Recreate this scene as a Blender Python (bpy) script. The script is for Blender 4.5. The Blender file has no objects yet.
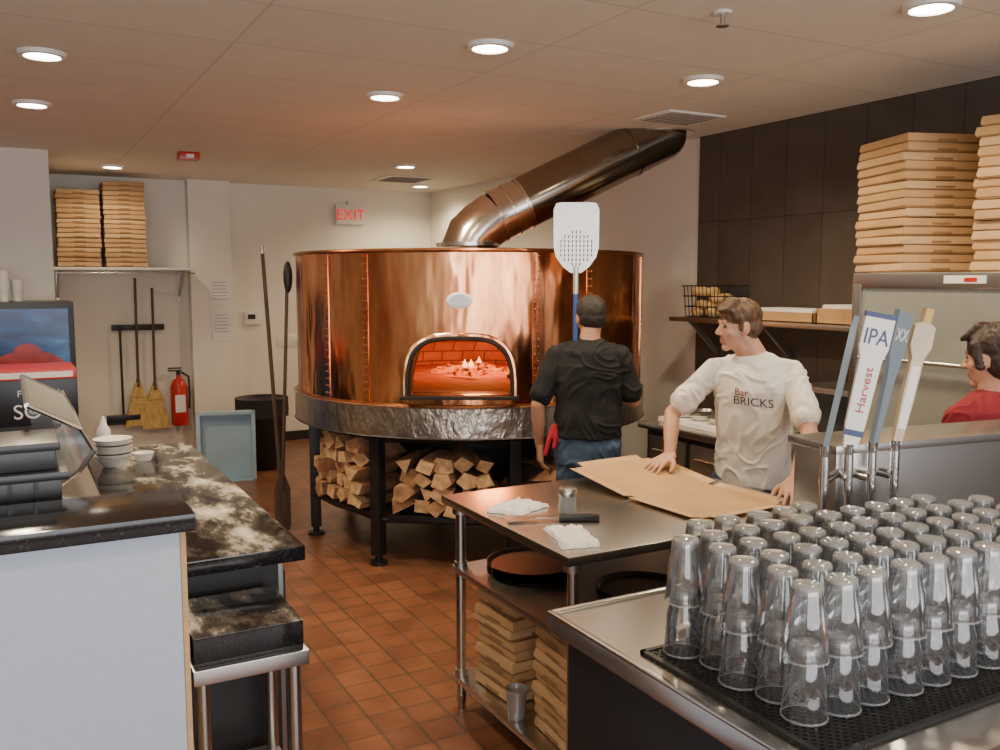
import bpy,bmesh,math,random
import numpy as np
from mathutils import Vector,Matrix,noise
from mathutils.bvhtree import BVHTree
random.seed(4)
S=bpy.context.scene
V=Vector
rad=math.radians
H=2.8
# ---------------------------------------------------------------- materials
def nt(name):
    m=bpy.data.materials.new(name); m.use_nodes=True
    t=m.node_tree; t.nodes.clear()
    o=t.nodes.new('ShaderNodeOutputMaterial'); p=t.nodes.new('ShaderNodeBsdfPrincipled')
    t.links.new(p.outputs[0],o.inputs[0])
    return m,t,p,o
def c4(c): return (c[0],c[1],c[2],1)
def pos(t,scale=(1,1,1),loc=(0,0,0)):
    g=t.nodes.new('ShaderNodeNewGeometry'); mp=t.nodes.new('ShaderNodeMapping')
    mp.inputs['Scale'].default_value=scale; mp.inputs['Location'].default_value=loc
    t.links.new(g.outputs['Position'],mp.inputs[0]); return mp.outputs[0]
def noise_n(t,vec,scale,detail=4,rough=.5):
    n=t.nodes.new('ShaderNodeTexNoise'); n.inputs['Scale'].default_value=scale
    n.inputs['Detail'].default_value=detail; n.inputs['Roughness'].default_value=rough
    t.links.new(vec,n.inputs['Vector']); return n.outputs[0]
def ramp(t,fac,stops):
    r=t.nodes.new('ShaderNodeValToRGB'); e=r.color_ramp.elements
    e[0].position,e[0].color=stops[0][0],c4(stops[0][1]); e[1].position,e[1].color=stops[-1][0],c4(stops[-1][1])
    for s in stops[1:-1]:
        x=e.new(s[0]); x.color=c4(s[1])
    t.links.new(fac,r.inputs[0]); return r.outputs[0]
def bump(t,p,h,st=.2,dist=.01):
    b=t.nodes.new('ShaderNodeBump'); b.inputs['Strength'].default_value=st; b.inputs['Distance'].default_value=dist
    t.links.new(h,b.inputs['Height']); t.links.new(b.outputs[0],p.inputs['Normal'])
def mat(name,col,rough=.5,metal=0,var=0,scale=6,st=(1,1,1),bmp=0,bscale=60,bdist=.005,emit=None,es=0,rv=0,spec=None,coat=0):
    m,t,p,o=nt(name)
    p.inputs['Base Color'].default_value=c4(col); p.inputs['Roughness'].default_value=rough; p.inputs['Metallic'].default_value=metal
    if var:
        n=noise_n(t,pos(t,st),scale)
        t.links.new(ramp(t,n,[(.3,[c*(1-var) for c in col]),(.7,[min(1,c*(1+var)) for c in col])]),p.inputs['Base Color'])
    if rv:
        n2=noise_n(t,pos(t,st),scale*1.7); t.links.new(ramp(t,n2,[(.3,[max(0,rough-rv)]*3),(.7,[rough+rv]*3)]),p.inputs['Roughness'])
    if bmp: bump(t,p,noise_n(t,pos(t,st),bscale,3),bmp,bdist)
    if emit: p.inputs['Emission Color'].default_value=c4(emit); p.inputs['Emission Strength'].default_value=es
    if spec is not None: p.inputs['Specular IOR Level'].default_value=spec
    if coat: p.inputs['Coat Weight'].default_value=coat
    return m
def tilemat(name,w,h,mort,c1,c2,cm,swz='xy',rough=.4,loc=(0,0,0),bs=.4,msm=.1,var=.15,rot=0,offset=0):
    m,t,p,o=nt(name)
    g=t.nodes.new('ShaderNodeNewGeometry'); s=t.nodes.new('ShaderNodeSeparateXYZ'); cb=t.nodes.new('ShaderNodeCombineXYZ')
    t.links.new(g.outputs['Position'],s.inputs[0])
    t.links.new(s.outputs['xyz'.index(swz[0])],cb.inputs[0]); t.links.new(s.outputs['xyz'.index(swz[1])],cb.inputs[1])
    mp=t.nodes.new('ShaderNodeMapping'); mp.inputs['Location'].default_value=loc
    t.links.new(cb.outputs[0],mp.inputs[0])
    b=t.nodes.new('ShaderNodeTexBrick'); b.offset=offset; b.squash=1
    b.inputs['Scale'].default_value=1; b.inputs['Brick Width'].default_value=w; b.inputs['Row Height'].default_value=h
    b.inputs['Mortar Size'].default_value=mort; b.inputs['Mortar Smooth'].default_value=msm
    b.inputs['Color1'].default_value=c4(c1); b.inputs['Color2'].default_value=c4(c2); b.inputs['Mortar'].default_value=c4(cm)
    t.links.new(mp.outputs[0],b.inputs['Vector'])
    n=noise_n(t,pos(t),5,6,.6)
    r=ramp(t,n,[(.25,(1-var,)*3),(.75,(1+var,)*3)])
    mx=t.nodes.new('ShaderNodeMixRGB'); mx.blend_type='MULTIPLY'; mx.inputs[0].default_value=1
    t.links.new(b.outputs['Color'],mx.inputs[1]); t.links.new(r,mx.inputs[2]); t.links.new(mx.outputs[0],p.inputs['Base Color'])
    p.inputs['Roughness'].default_value=rough
    inv=t.nodes.new('ShaderNodeMath'); inv.operation='SUBTRACT'; inv.inputs[0].default_value=1
    t.links.new(b.outputs['Fac'],inv.inputs[1]); bump(t,p,inv.outputs[0],bs,.003)
    return m
mWall=mat('wall_paint_white',(.78,.75,.68),.75,var=.02,scale=2,bmp=.05,bscale=200)
mCeil=tilemat('ceiling_tiles',1.22,.61,.006,(.74,.70,.61),(.77,.73,.635),(.60,.565,.49),rough=.85,bs=.2,var=.04,loc=(.3,.2,0))
mDark=tilemat('charcoal_wall_tile',.61,.305,.004,(.066,.052,.044),(.084,.068,.058),(.034,.028,.025),'zy',rough=.5,bs=.3,var=.2,loc=(.25,0,0))
mFloor=tilemat('quarry_tile',.152,.152,.006,(.235,.092,.045),(.165,.062,.032),(.095,.058,.038),rough=.33,bs=.5,var=.35)
mSteel=mat('brushed_steel',(.58,.56,.53),.26,1)
mSteel2=mat('satin_steel',(.48,.465,.44),.36,1)
mDuct=mat('polished_duct_steel',(.30,.255,.205),.15,1,bmp=.05,bscale=3,bdist=.02)
mDuctL=mat('duct_crimped_steel',(.70,.64,.56),.2,1,bmp=.08,bscale=8,bdist=.01)
mBlack=mat('black_powdercoat',(.012,.012,.013),.45,bmp=.05)
mBlackP=mat('black_plastic',(.015,.016,.018),.32)
mChar=mat('charcoal_fabric_dark',(.02,.02,.022),.8)
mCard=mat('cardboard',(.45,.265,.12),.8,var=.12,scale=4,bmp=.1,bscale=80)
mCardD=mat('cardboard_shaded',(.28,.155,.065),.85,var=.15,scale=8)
mCardL=mat('cardboard_edge',(.52,.33,.165),.8,var=.1,scale=20,st=(1,1,10))
mRed=mat('red_enamel',(.5,.02,.015),.3)
mWhiteP=mat('white_ceramic',(.82,.81,.78),.25)
mWhiteM=mat('white_plastic',(.75,.75,.73),.5)
mBlueBin=mat('light_blue_plastic',(.44,.64,.76),.45,var=.05)
mWood=mat('handle_wood',(.33,.18,.09),.5,var=.2,scale=8,st=(4,4,.6))
mWoodD=mat('dark_handle_wood',(.09,.055,.038),.5,var=.2,scale=8,st=(4,4,.6))
mLog=mat('split_oak',(.46,.25,.125),.85,var=.4,scale=14,bmp=.5,bscale=40)
mLogEnd=mat('log_end_grain',(.68,.43,.22),.85,var=.3,scale=25,bmp=.3,bscale=90)
mBark=mat('bark',(.14,.085,.055),.95,var=.5,scale=30,bmp=.8,bscale=50)
mStraw=mat('broom_straw',(.58,.40,.14),.85,var=.35,scale=12,st=(12,12,1),bmp=.5,bscale=80)
mPaper=mat('paper',(.78,.77,.78),.8)
mInk=mat('paper_print',(.45,.43,.45),.8)
mBluePole=mat('blue_handle',(.03,.10,.38),.35)
mCloth=mat('white_towel_cloth',(.78,.77,.75),.9,bmp=.4,bscale=70)
mRubber=mat('rubber_mat',(.012,.012,.012),.5)
mLamp=mat('downlight_lens',(1,1,1),.5,emit=(1,.88,.66),es=30)
mTrim=mat('downlight_trim',(.8,.78,.74),.4)
mHalf=mat('half_wall_laminate',(.44,.50,.59),.6,bmp=.25,bscale=120,bdist=.002,var=.03,scale=30)  # bluish cast of the window daylight is mixed into this base colour
mCop,t,p,o=nt('polished_copper')
p.inputs['Metallic'].default_value=1
n=noise_n(t,pos(t,(2.2,2.2,.6)),2.2,5,.55)
t.links.new(ramp(t,n,[(.28,(.50,.155,.065)),(.5,(.80,.33,.145)),(.72,(.95,.50,.25))]),p.inputs['Base Color'])
n2=noise_n(t,pos(t,(3,3,.8)),3,6,.6); t.links.new(ramp(t,n2,[(.3,(.12,)*3),(.7,(.26,)*3)]),p.inputs['Roughness'])
bump(t,p,noise_n(t,pos(t,(1.8,1.8,.5)),3.5,2),.6,.03)
mCopD=mat('copper_trim',(.50,.20,.09),.28,1,var=.2,scale=8)
mGalv=mat('crinkled_galvanized',(.62,.56,.48),.32,1,var=.15,scale=20,st=(1,1,.6),bmp=.55,bscale=34,bdist=.014)
mGran,t,p,o=nt('black_granite')
n=noise_n(t,pos(t),160,2); t.links.new(ramp(t,n,[(.62,(.010,.010,.011)),(.74,(.07,.07,.07))]),p.inputs['Base Color']); p.inputs['Roughness'].default_value=.12
mFl,t,p,o=nt('floured_granite')
n=noise_n(t,pos(t,(1.7,.7,1),(3,1,0)),3.9,8,.66)
msk=ramp(t,n,[(.44,(0,)*3),(.53,(.10,)*3),(.61,(.55,)*3),(.69,(1,)*3)])
n3=noise_n(t,pos(t),160,2); gc=ramp(t,n3,[(.62,(.010,.010,.011)),(.74,(.07,.07,.07))])
mx=t.nodes.new('ShaderNodeMixRGB'); 
gN=t.nodes.new('ShaderNodeNewGeometry'); sN=t.nodes.new('ShaderNodeSeparateXYZ'); t.links.new(gN.outputs['Normal'],sN.inputs[0])
mm=t.nodes.new('ShaderNodeMath'); mm.operation='MULTIPLY'; mm.use_clamp=True; t.links.new(msk,mm.inputs[0]); t.links.new(sN.outputs[2],mm.inputs[1])
t.links.new(mm.outputs[0],mx.inputs[0]); t.links.new(gc,mx.inputs[1]); mx.inputs[2].default_value=(.82,.77,.66,1)
t.links.new(mx.outputs[0],p.inputs['Base Color'])
t.links.new(ramp(t,mm.outputs[0],[(0,(.08,)*3),(1,(.7,)*3)]),p.inputs['Roughness'])
def glassmat(name,tint,haze,ior=1.5,dc=(.80,.81,.81)):
    m,t,p,o=nt(name); t.nodes.remove(p)
    tr=t.nodes.new('ShaderNodeBsdfTransparent'); tr.inputs[0].default_value=c4(tint)
    gl=t.nodes.new('ShaderNodeBsdfGlossy'); gl.inputs['Roughness'].default_value=.04; gl.inputs[0].default_value=(1,1,1,1)
    df=t.nodes.new('ShaderNodeBsdfDiffuse'); df.inputs[0].default_value=c4(dc)
    lw=t.nodes.new('ShaderNodeFresnel'); lw.inputs[0].default_value=ior
    m1=t.nodes.new('ShaderNodeMixShader'); t.links.new(lw.outputs[0],m1.inputs[0]); t.links.new(tr.outputs[0],m1.inputs[1]); t.links.new(gl.outputs[0],m1.inputs[2])
    m2=t.nodes.new('ShaderNodeMixShader'); m2.inputs[0].default_value=haze; t.links.new(m1.outputs[0],m2.inputs[1]); t.links.new(df.outputs[0],m2.inputs[2])
    t.links.new(m2.outputs[0],o.inputs[0]); return m
mGlass=glassmat('pint_glass',(.97,.98,.98),.04,1.85)
mPane=glassmat('clear_pane',(.92,.95,.95),.05)
mFrost=glassmat('hazy_cabinet_glass',(.85,.88,.87),.45,1.6,(.52,.53,.48))
mRimG=glassmat('glass_thick_base',(.78,.80,.80),.25,2.2)
# ---------------------------------------------------------------- builder
class O:
    def __init__(s,name): s.name=name; s.bm=bmesh.new(); s.mats=[]
    def mi(s,m):
        if m not in s.mats: s.mats.append(m)
        return s.mats.index(m)
    def add(s,b,m,M=None):
        i=s.mi(m)
        for f in b.faces: f.material_index=i
        if M is not None: b.transform(M)
        me=bpy.data.meshes.new('t'); b.to_mesh(me); b.free(); s.bm.from_mesh(me); bpy.data.meshes.remove(me); return s
    def box(s,a,c,m,bev=0,M=None):
        b=bmesh.new(); bmesh.ops.create_cube(b,size=1)
        d=[c[i]-a[i] for i in range(3)]; k=[(c[i]+a[i])/2 for i in range(3)]
        b.transform(Matrix.Translation(k)@Matrix.Diagonal((d[0],d[1],d[2],1)))
        if bev: bmesh.ops.bevel(b,geom=b.edges[:],offset=bev,segments=2,affect='EDGES',profile=.7)
        return s.add(b,m,M)
    def cyl(s,p1,p2,r1,m,r2=None,seg=20,M=None,caps=True):
        p1=V(p1);p2=V(p2);r2=r1 if r2 is None else r2
        b=bmesh.new(); d=p2-p1
        bmesh.ops.create_cone(b,cap_ends=caps,segments=seg,radius1=max(r1,1e-4),radius2=max(r2,1e-4),depth=d.length)
        q=V((0,0,1)).rotation_difference(d.normalized()).to_matrix().to_4x4()
        b.transform(Matrix.Translation((p1+p2)/2)@q); return s.add(b,m,M)
    def ell(s,c,r,m,M=None,seg=16,rot=None):
        if not hasattr(r,'__len__'): r=(r,r,r)
        b=bmesh.new(); bmesh.ops.create_uvsphere(b,u_segments=seg,v_segments=max(6,seg*2//3),radius=1)
        X=Matrix.Translation(c)
        if rot is not None: X=X@rot
        b.transform(X@Matrix.Diagonal((r[0],r[1],r[2],1))); return s.add(b,m,M)
    def rev(s,c,prof,m,seg=32,M=None):
        b=bmesh.new(); rings=[]
        for r,z in prof:
            rings.append([b.verts.new((c[0]+r*math.cos(2*math.pi*i/seg),c[1]+r*math.sin(2*math.pi*i/seg),c[2]+z)) for i in range(seg)] if r>1e-5 else [b.verts.new((c[0],c[1],c[2]+z))])
        for A,B in zip(rings,rings[1:]):
            for i in range(seg):
                j=(i+1)%seg
                if len(A)==1 and len(B)==1: continue
                if len(A)==1: b.faces.new((A[0],B[i],B[j]))
                elif len(B)==1: b.faces.new((A[i],A[j],B[0]))
                else: b.faces.new((A[i],A[j],B[j],B[i]))
        return s.add(b,m,M)
    def poly(s,pts,m,M=None):
        b=bmesh.new(); b.faces.new([b.verts.new(p) for p in pts]); return s.add(b,m,M)
    def prism(s,pts,vec,m,M=None):
        b=bmesh.new(); v=V(vec); A=[b.verts.new(p) for p in pts]; B=[b.verts.new(V(p)+v) for p in pts]; n=len(pts)
        b.faces.new(A[::-1]); b.faces.new(B)
        for i in range(n): b.faces.new((A[i],A[(i+1)%n],B[(i+1)%n],B[i]))
        bmesh.ops.recalc_face_normals(b,faces=b.faces[:]); return s.add(b,m,M)
    def tube(s,pts,r,m,seg=12,M=None):
        for a,c in zip(pts,pts[1:]): s.cyl(a,c,r,m,seg=seg,M=M)
        for q in pts[1:-1]: s.ell(q,r,m,M=M,seg=seg)
        return s
    def text(s,txt,size,M,m,ext=.001,align='CENTER'):
        cu=bpy.data.curves.new('t','FONT'); cu.body=txt; cu.size=size; cu.extrude=ext; cu.align_x=align
        ob=bpy.data.objects.new('t',cu); S.collection.objects.link(ob); dg=bpy.context.evaluated_depsgraph_get()
        me=bpy.data.meshes.new_from_object(ob.evaluated_get(dg)); b=bmesh.new(); b.from_mesh(me)
        bpy.data.objects.remove(ob); bpy.data.meshes.remove(me); return s.add(b,m,M)
    def done(s,smooth=38,center=True):
        bm=s.bm; a=rad(smooth)
        for f in bm.faces: f.smooth=True
        for e in bm.edges:
            e.smooth = (len(e.link_faces)==2 and e.calc_face_angle(0)<a)
        me=bpy.data.meshes.new(s.name); bm.to_mesh(me); bm.free()
        for m in s.mats: me.materials.append(m)
        co=np.empty(len(me.vertices)*3); me.vertices.foreach_get('co',co); co=co.reshape(-1,3)
        ob=bpy.data.objects.new(s.name,me); S.collection.objects.link(ob)
        if center:
            lo,hi=co.min(0),co.max(0); c=np.array([(lo[0]+hi[0])/2,(lo[1]+hi[1])/2,lo[2]])
            me.vertices.foreach_set('co',(co-c).ravel()); me.update(); ob.location=V(c)
        return ob
def RZ(a): return Matrix.Rotation(a,4,'Z')
def frame(o,x,y,z):
    M=Matrix.Identity(4)
    for i,v in enumerate((x,y,z,o)):
        for k in range(3): M[k][i]=v[k]
    return M
def FY(x,y,z): return frame((x,y,z),(1,0,0),(0,0,1),(0,-1,0))
# ---------------------------------------------------------------- room
O('floor').box((-3.5,-3.5,-.1),(4.6,10,0),mFloor).done()
O('ceiling').box((-3.5,-3.5,H),(4.6,10,H+.1),mCeil).done()
O('wall_back').box((-3.5,9.85,0),(4.6,10,H),mWall).done()
O('wall_right').box((4.45,5.1,0),(4.6,9.85,H),mWall).done()
O('wall_right_tiled').box((4.43,-3.5,0),(4.6,5.1,H),mDark).done()
O('wall_left').box((-3.65,-3.5,0),(-3.5,10,H),mWall).done()
w=O('wall_partition'); w.box((-3.5,8.07,0),(.35,9.85,H),mWall).done()
O('wall_pilaster').box((1.68,9.70,0),(2.10,9.85,H),mWall).done()
w=O('wall_front'); w.box((-3.5,-3.65,0),(4.6,-3.5,.5),mWall); w.box((-3.5,-3.65,2.6),(4.6,-3.5,H),mWall)
for x in (-3.5,-.9,1.7,4.35): w.box((x,-3.65,.5),(x+.25,-3.5,2.6),mWall)
w.done()
O('baseboard_back').box((2.1,9.83,0),(4.45,9.85,.1),mChar).done()
O('baseboard_right').box((4.43,5.1,0),(4.45,9.83,.1),mChar).done()
LP=[(.2,4.67),(.19,5.99),(1.9,4.8),(1.91,3.58),(3.18,3.65),(3.08,2.28),(4.0,9.1),(.3,1.2),(1.9,.6),(3.2,7.6),(.9,8.9)]
EN=[88,88,95,88,88,80,70,50,50,85,25]
for k,(x,y) in enumerate(LP):
    d=O('recessed_downlight')
    d.rev((x,y,H-.02),[(.075,.018),(.078,0),(.10,.002),(.105,.0199)],mTrim)
    d.rev((x,y,H-.012),[(0,0),(.077,0)],mLamp)
    d.done()
    L=bpy.data.lights.new('downlight_lamp','SPOT'); L.energy=EN[k]; L.color=(1,.79,.52); L.spot_size=rad(155); L.spot_blend=.6; L.shadow_soft_size=.07
    ob=bpy.data.objects.new('downlight_lamp',L); ob.location=(x,y,H-.045); S.collection.objects.link(ob)
L=bpy.data.lights.new('window_daylight','AREA'); L.shape='RECTANGLE'; L.size=7.0; L.size_y=2.1; L.energy=230; L.color=(.97,.96,1)
ob=bpy.data.objects.new('window_daylight',L); ob.location=(.5,-3.4,1.5); ob.rotation_euler=(rad(97),0,0); S.collection.objects.link(ob)
a=O('fire_alarm_strobe'); a.box((1.27,7.63,H-.06),(1.43,7.77,H),mRed,.01); a.box((1.32,7.61,H-.05),(1.38,7.63,H-.02),mWhiteM,.004); a.done()
a=O('ceiling_sprinkler'); a.rev((2.46,2.72,H-.01),[(0,0),(.035,0),(.035,.01)],mTrim); a.cyl((2.46,2.72,H-.05),(2.46,2.72,H-.01),.009,mSteel); a.rev((2.46,2.72,H-.055),[(0,0),(.025,0),(.025,.004)],mSteel,16); a.done()
mSlat=mat('vent_gap_grey',(.16,.15,.14),.7)
def vent(x,y,w,d):
    a=O('ceiling_air_vent'); a.box((x-w/2,y-d/2,H-.012),(x+w/2,y+d/2,H),mTrim,.003)
    k=int(d/.05)
    for i in range(k): 
        yy=y-d/2+.04+i*(d-.08)/(k-1); a.box((x-w/2+.04,yy-.008,H-.015),(x+w/2-.04,yy+.008,H-.011),mSlat)
    a.done()
vent(3.78,4.55,.45,.36); vent(3.6,8.6,.5,.5)
# ---------------------------------------------------------------- oven
C=V((2.93,5.80,0)); R=1.22; ma=rad(240.3); mo=V((math.cos(ma),math.sin(ma),0)); mt=V((-math.sin(ma),math.cos(ma),0)); up=V((0,0,1))
def arch(hw,h,z0,n=36,k=.60):
    P=[]
    for i in range(n+1):
        A=math.pi*i/n; c,s=math.cos(A),math.sin(A)
        P.append((hw*math.copysign(abs(c)**k,c),z0+h*abs(s)**k))
    return P
def mp(r,l,z): return C+mo*r+mt*l+up*z
sh=O('copper_shell'); SEG=144
sh.rev((C.x,C.y,0),[(R,1.02),(R,1.965),(R-.03,1.965),(R-.03,1.02),(R,1.02)],mCop,SEG); 
bmesh.ops.remove_doubles(sh.bm,verts=sh.bm.verts[:],dist=1e-5); bmesh.ops.recalc_face_normals(sh.bm,faces=sh.bm.faces[:])
shell=sh.done(40,False)
cu=O('cutter'); cu.prism([mp(.9,l,z) for l,z in arch(.305,.335,1.105)],mo*.6,mCop); cut=cu.done(40,False)
bo=shell.modifiers.new('b','BOOLEAN'); bo.object=cut; bo.operation='DIFFERENCE'; bo.solver='EXACT'
dg=bpy.context.evaluated_depsgraph_get(); nm=bpy.data.meshes.new_from_object(shell.evaluated_get(dg))
bb=bmesh.new(); bb.from_mesh(nm); bpy.data.objects.remove(shell); bpy.data.objects.remove(cut)
mBrick=tilemat('firebrick',.16,.08,.005,(.42,.15,.08),(.33,.12,.06),(.14,.05,.03),'xz',rough=.9,bs=.6,var=.35,offset=.5)
ov=O('wood_fired_pizza_oven'); ov.add(bb,mCop)
def ring(o,r,z,w,h,m,seg=144): o.rev((C.x,C.y,z),[(r,0),(r+w*.8,h*.15),(r+w,h*.5),(r+w*.8,h*.85),(r,h)],m,seg)
ring(ov,R-.002,1.940,.016,.026,mCopD); ring(ov,R-.002,1.02,.016,.024,mCopD)
ov.rev((C.x,C.y,0),[(R-.02,1.962),(1.0,1.975),(.5,1.99),(0,2.0)],mCopD,72)
for ang in (16,76,136,196,212,262,280,316):
    A=rad(ang); d=V((math.cos(A),math.sin(A),0)); tt=V((-math.sin(A),math.cos(A),0))
    ov.box((-.022,-.0015,1.05),(.022,.004,1.935),mCop,M=frame(C+d*(R),tt,d,up))
    for i in range(20):
        z=1.075+i*.0445
        for sgn in (-.011,.011): ov.ell(C+d*(R+.004)+tt*sgn+up*z,(.006,.006,.006),mCopD,seg=6)
b=bmesh.new(); n=360; rows=6; G=[]
for j in range(rows+1):
    z=.845+.18*j/rows; rr=[]
    for i in range(n):
        A=2*math.pi*i/n; r=R+.022+.004*noise.noise(V((math.cos(A)*18,math.sin(A)*18,z*12)))
        rr.append(b.verts.new((C.x+r*math.cos(A),C.y+r*math.sin(A),z)))
    G.append(rr)
for j in range(rows):
    for i in range(n): b.faces.new((G[j][i],G[j][(i+1)%n],G[j+1][(i+1)%n],G[j+1][i]))
ov.add(b,mGalv)
ov.rev((C.x,C.y,0),[(R-.02,1.03),(R+.03,1.026),(R+.022,1.02)],mSteel2,144)
ov.rev((C.x,C.y,0),[(R+.022,.846),(R+.028,.838),(R-.02,.835),(R-.08,.80),(0,.80)],mBlack,96)
ov.rev((C.x,C.y,0),[(0,1.095),(1.14,1.095),(1.14,1.08),(0,1.08)],mBrick,48)
b=bmesh.new(); G=[]; n=72
for j in range(13):
    ph=math.pi/2*j/12; r=.92*math.cos(ph); z=1.095+.5*math.sin(ph)
    G.append([b.verts.new((C.x+r*math.cos(2*math.pi*i/n),C.y+r*math.sin(2*math.pi*i/n),z)) for i in range(n)])
for j in range(12):
    for i in range(n):
        A=2*math.pi*(i+.5)/n; dd=abs((A-ma+math.pi)%(2*math.pi)-math.pi)
        if dd<rad(20) and j<9: continue
        b.faces.new((G[j][i],G[j][(i+1)%n],G[j+1][(i+1)%n],G[j+1][i]))
ov.add(b,mBrick)
A1=[mp(1.19,l,z) for l,z in arch(.305,.335,1.100)]; A0=[mp(.80,l,z) for l,z in arch(.33,.37,1.096)]
b=bmesh.new(); a1=[b.verts.new(q) for q in A1]; a0=[b.verts.new(q) for q in A0]
for i in range(len(a1)-1): b.faces.new((a0[i],a0[i+1],a1[i+1],a1[i]))
ov.add(b,mBrick)
def archstrip(L,m):
    b=bmesh.new(); LL=[[b.verts.new(mp(r,l,z)) for l,z in arch(hw,h,1.10)] for hw,h,r in L]
    for X,Y in zip(LL,LL[1:]):
        for i in range(len(X)-1): b.faces.new((X[i],X[i+1],Y[i+1],Y[i]))
    ov.add(b,m)
archstrip(((.338,.372,1.12),(.338,.372,1.240),(.333,.366,1.246),(.322,.354,1.246)),mCop)
mArch=mat('dark_arch_iron',(.030,.022,.018),.6,.5)
archstrip(((.322,.354,1.246),(.318,.350,1.252),(.303,.334,1.252),(.298,.328,1.245),(.298,.328,1.05)),mArch)
ov.box((-.35,-.2,1.080),(.35,.05,1.1),mArch,.004,M=frame(C+mo*R,mt,mo,up))
ov.rev((0,0,0),[(0,.006),(.85,.006),(1,0)],mWhiteP,32,M=frame(mp(R+.002,.0,1.66),mt*-.078,up*.048,mo))
ov.rev((0,0,0),[(0,.008),(.7,.008),(.72,.006)],mSteel2,32,M=frame(mp(R+.003,.0,1.66),mt*-.078,up*.048,mo))
for k in range(8):
    A=rad(212+45*k); d=V((math.cos(A),math.sin(A),0)); q=C+d*1.12
    ov.box((-.035,-.035,.06),(.035,.035,.81),mBlack,.004,M=frame(q,d,V((-d.y,d.x,0)),up))
    ov.cyl(q,q+up*.02,.055,mBlack); ov.cyl(q+up*.02,q+up*.06,.022,mBlack)
    ov.box((0,-.03,.27),(1.12,.03,.315),mBlack,M=frame(C,d,V((-d.y,d.x,0)),up))
    A2=rad(212+45*k+45); q2=C+V((math.cos(A2),math.sin(A2),0))*1.12
    for z in (.29,.80): ov.cyl(q+up*z,q2+up*z,.022,mBlack,seg=8)
ov.rev((C.x,C.y,0),[(0,.33),(1.12,.33),(1.12,.30),(0,.30)],mBlack,8*4)
ov.rev((C.x,C.y,0),[(.62,.33),(.62,.80)],mBlack,32)
mFire,t,p,o=nt('ember_glow'); n=noise_n(t,pos(t),16,4); p.inputs['Base Color'].default_value=(.02,.01,.01,1)
t.links.new(ramp(t,n,[(.40,(.03,.003,0)),(.56,(1,.10,.01)),(.75,(1,.32,.05))]),p.inputs['Emission Color']); p.inputs['Emission Strength'].default_value=2.2
mFlame=mat('flame',(1,.3,.05),.5,emit=(1,.28,.04),es=4)
rf=random.Random(9)
for i in range(14):
    q=mp(rf.uniform(-.45,.25),rf.uniform(-.30,.35),1.115+rf.uniform(0,.02)); A=rf.uniform(0,3.1); d=V((math.cos(A),math.sin(A),rf.uniform(-.08,.08)))*.10
    ov.cyl(q-d,q+d,.02,mFire,r2=.016,seg=8)
for i in range(3):
    q=mp(rf.uniform(-.45,-.2),rf.uniform(-.1,.3),1.12); ov.rev(q,[(0,0),(.02,.015),(.022,.03),(.010,.05),(0,.06+.02*rf.random())],mFlame,8)
ov.done()
L=bpy.data.lights.new('oven_fire_light','POINT'); L.energy=30; L.color=(1,.28,.06); L.shadow_soft_size=.12
ob=bpy.data.objects.new('oven_fire_light',L); ob.location=mp(-.1,.05,1.34); S.collection.objects.link(ob)
# flue
fl=O('oven_flue_duct')
P0=V((2.72,5.42,2.003)); P2=V((4.06,5.08,2.78)); dr=.172
fl.cyl(P0,P0+up*.02,dr+.04,mDuctL,seg=48)
pts=[P0+V((0,0,.02)),P0+V((.02,-.005,.06)),P0+V((.08,-.02,.12)),P0+V((.19,-.048,.20))]
start=pts[-1]; dirn=(P2-start).normalized()
def sweep(o,pts,r,m,seg=40):
    b=bmesh.new(); rings=[]
    for i,q in enumerate(pts):
        d=(pts[min(i+1,len(pts)-1)]-pts[max(i-1,0)]).normalized()
        if i==0: d=V((0,0,1)) 
        sX=d.cross(V((.2,.9,.1))).normalized(); sY=d.cross(sX)
        rings.append([b.verts.new(q+sX*r*math.cos(2*math.pi*k/seg)+sY*r*math.sin(2*math.pi*k/seg)) for k in range(seg)])
    for A,B in zip(rings,rings[1:]):
        for k in range(seg): b.faces.new((A[k],A[(k+1)%seg],B[(k+1)%seg],B[k]))
    bmesh.ops.recalc_face_normals(b,faces=b.faces[:]); o.add(b,m)
sweep(fl,pts,dr,mDuctL)
fl.cyl(start,start+dirn*.20,dr,mDuctL,seg=64)
fl.cyl(start+dirn*.20,P2,dr+.004,mDuct,seg=64)
Ld=(P2-start).length
for s_ in (.0,.10,.20,Ld*.80): fl.cyl(start+dirn*(s_-.008),start+dirn*(s_+.008),dr+.010,mDuctL if s_<.25 else mDuct,seg=64)
fl.ell(P2,dr+.003,mDuct,seg=32); fl.cyl((P2.x,P2.y,H-.012),(P2.x,P2.y,H-.001),dr+.06,mDuctL,seg=48)
fl.done()
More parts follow.
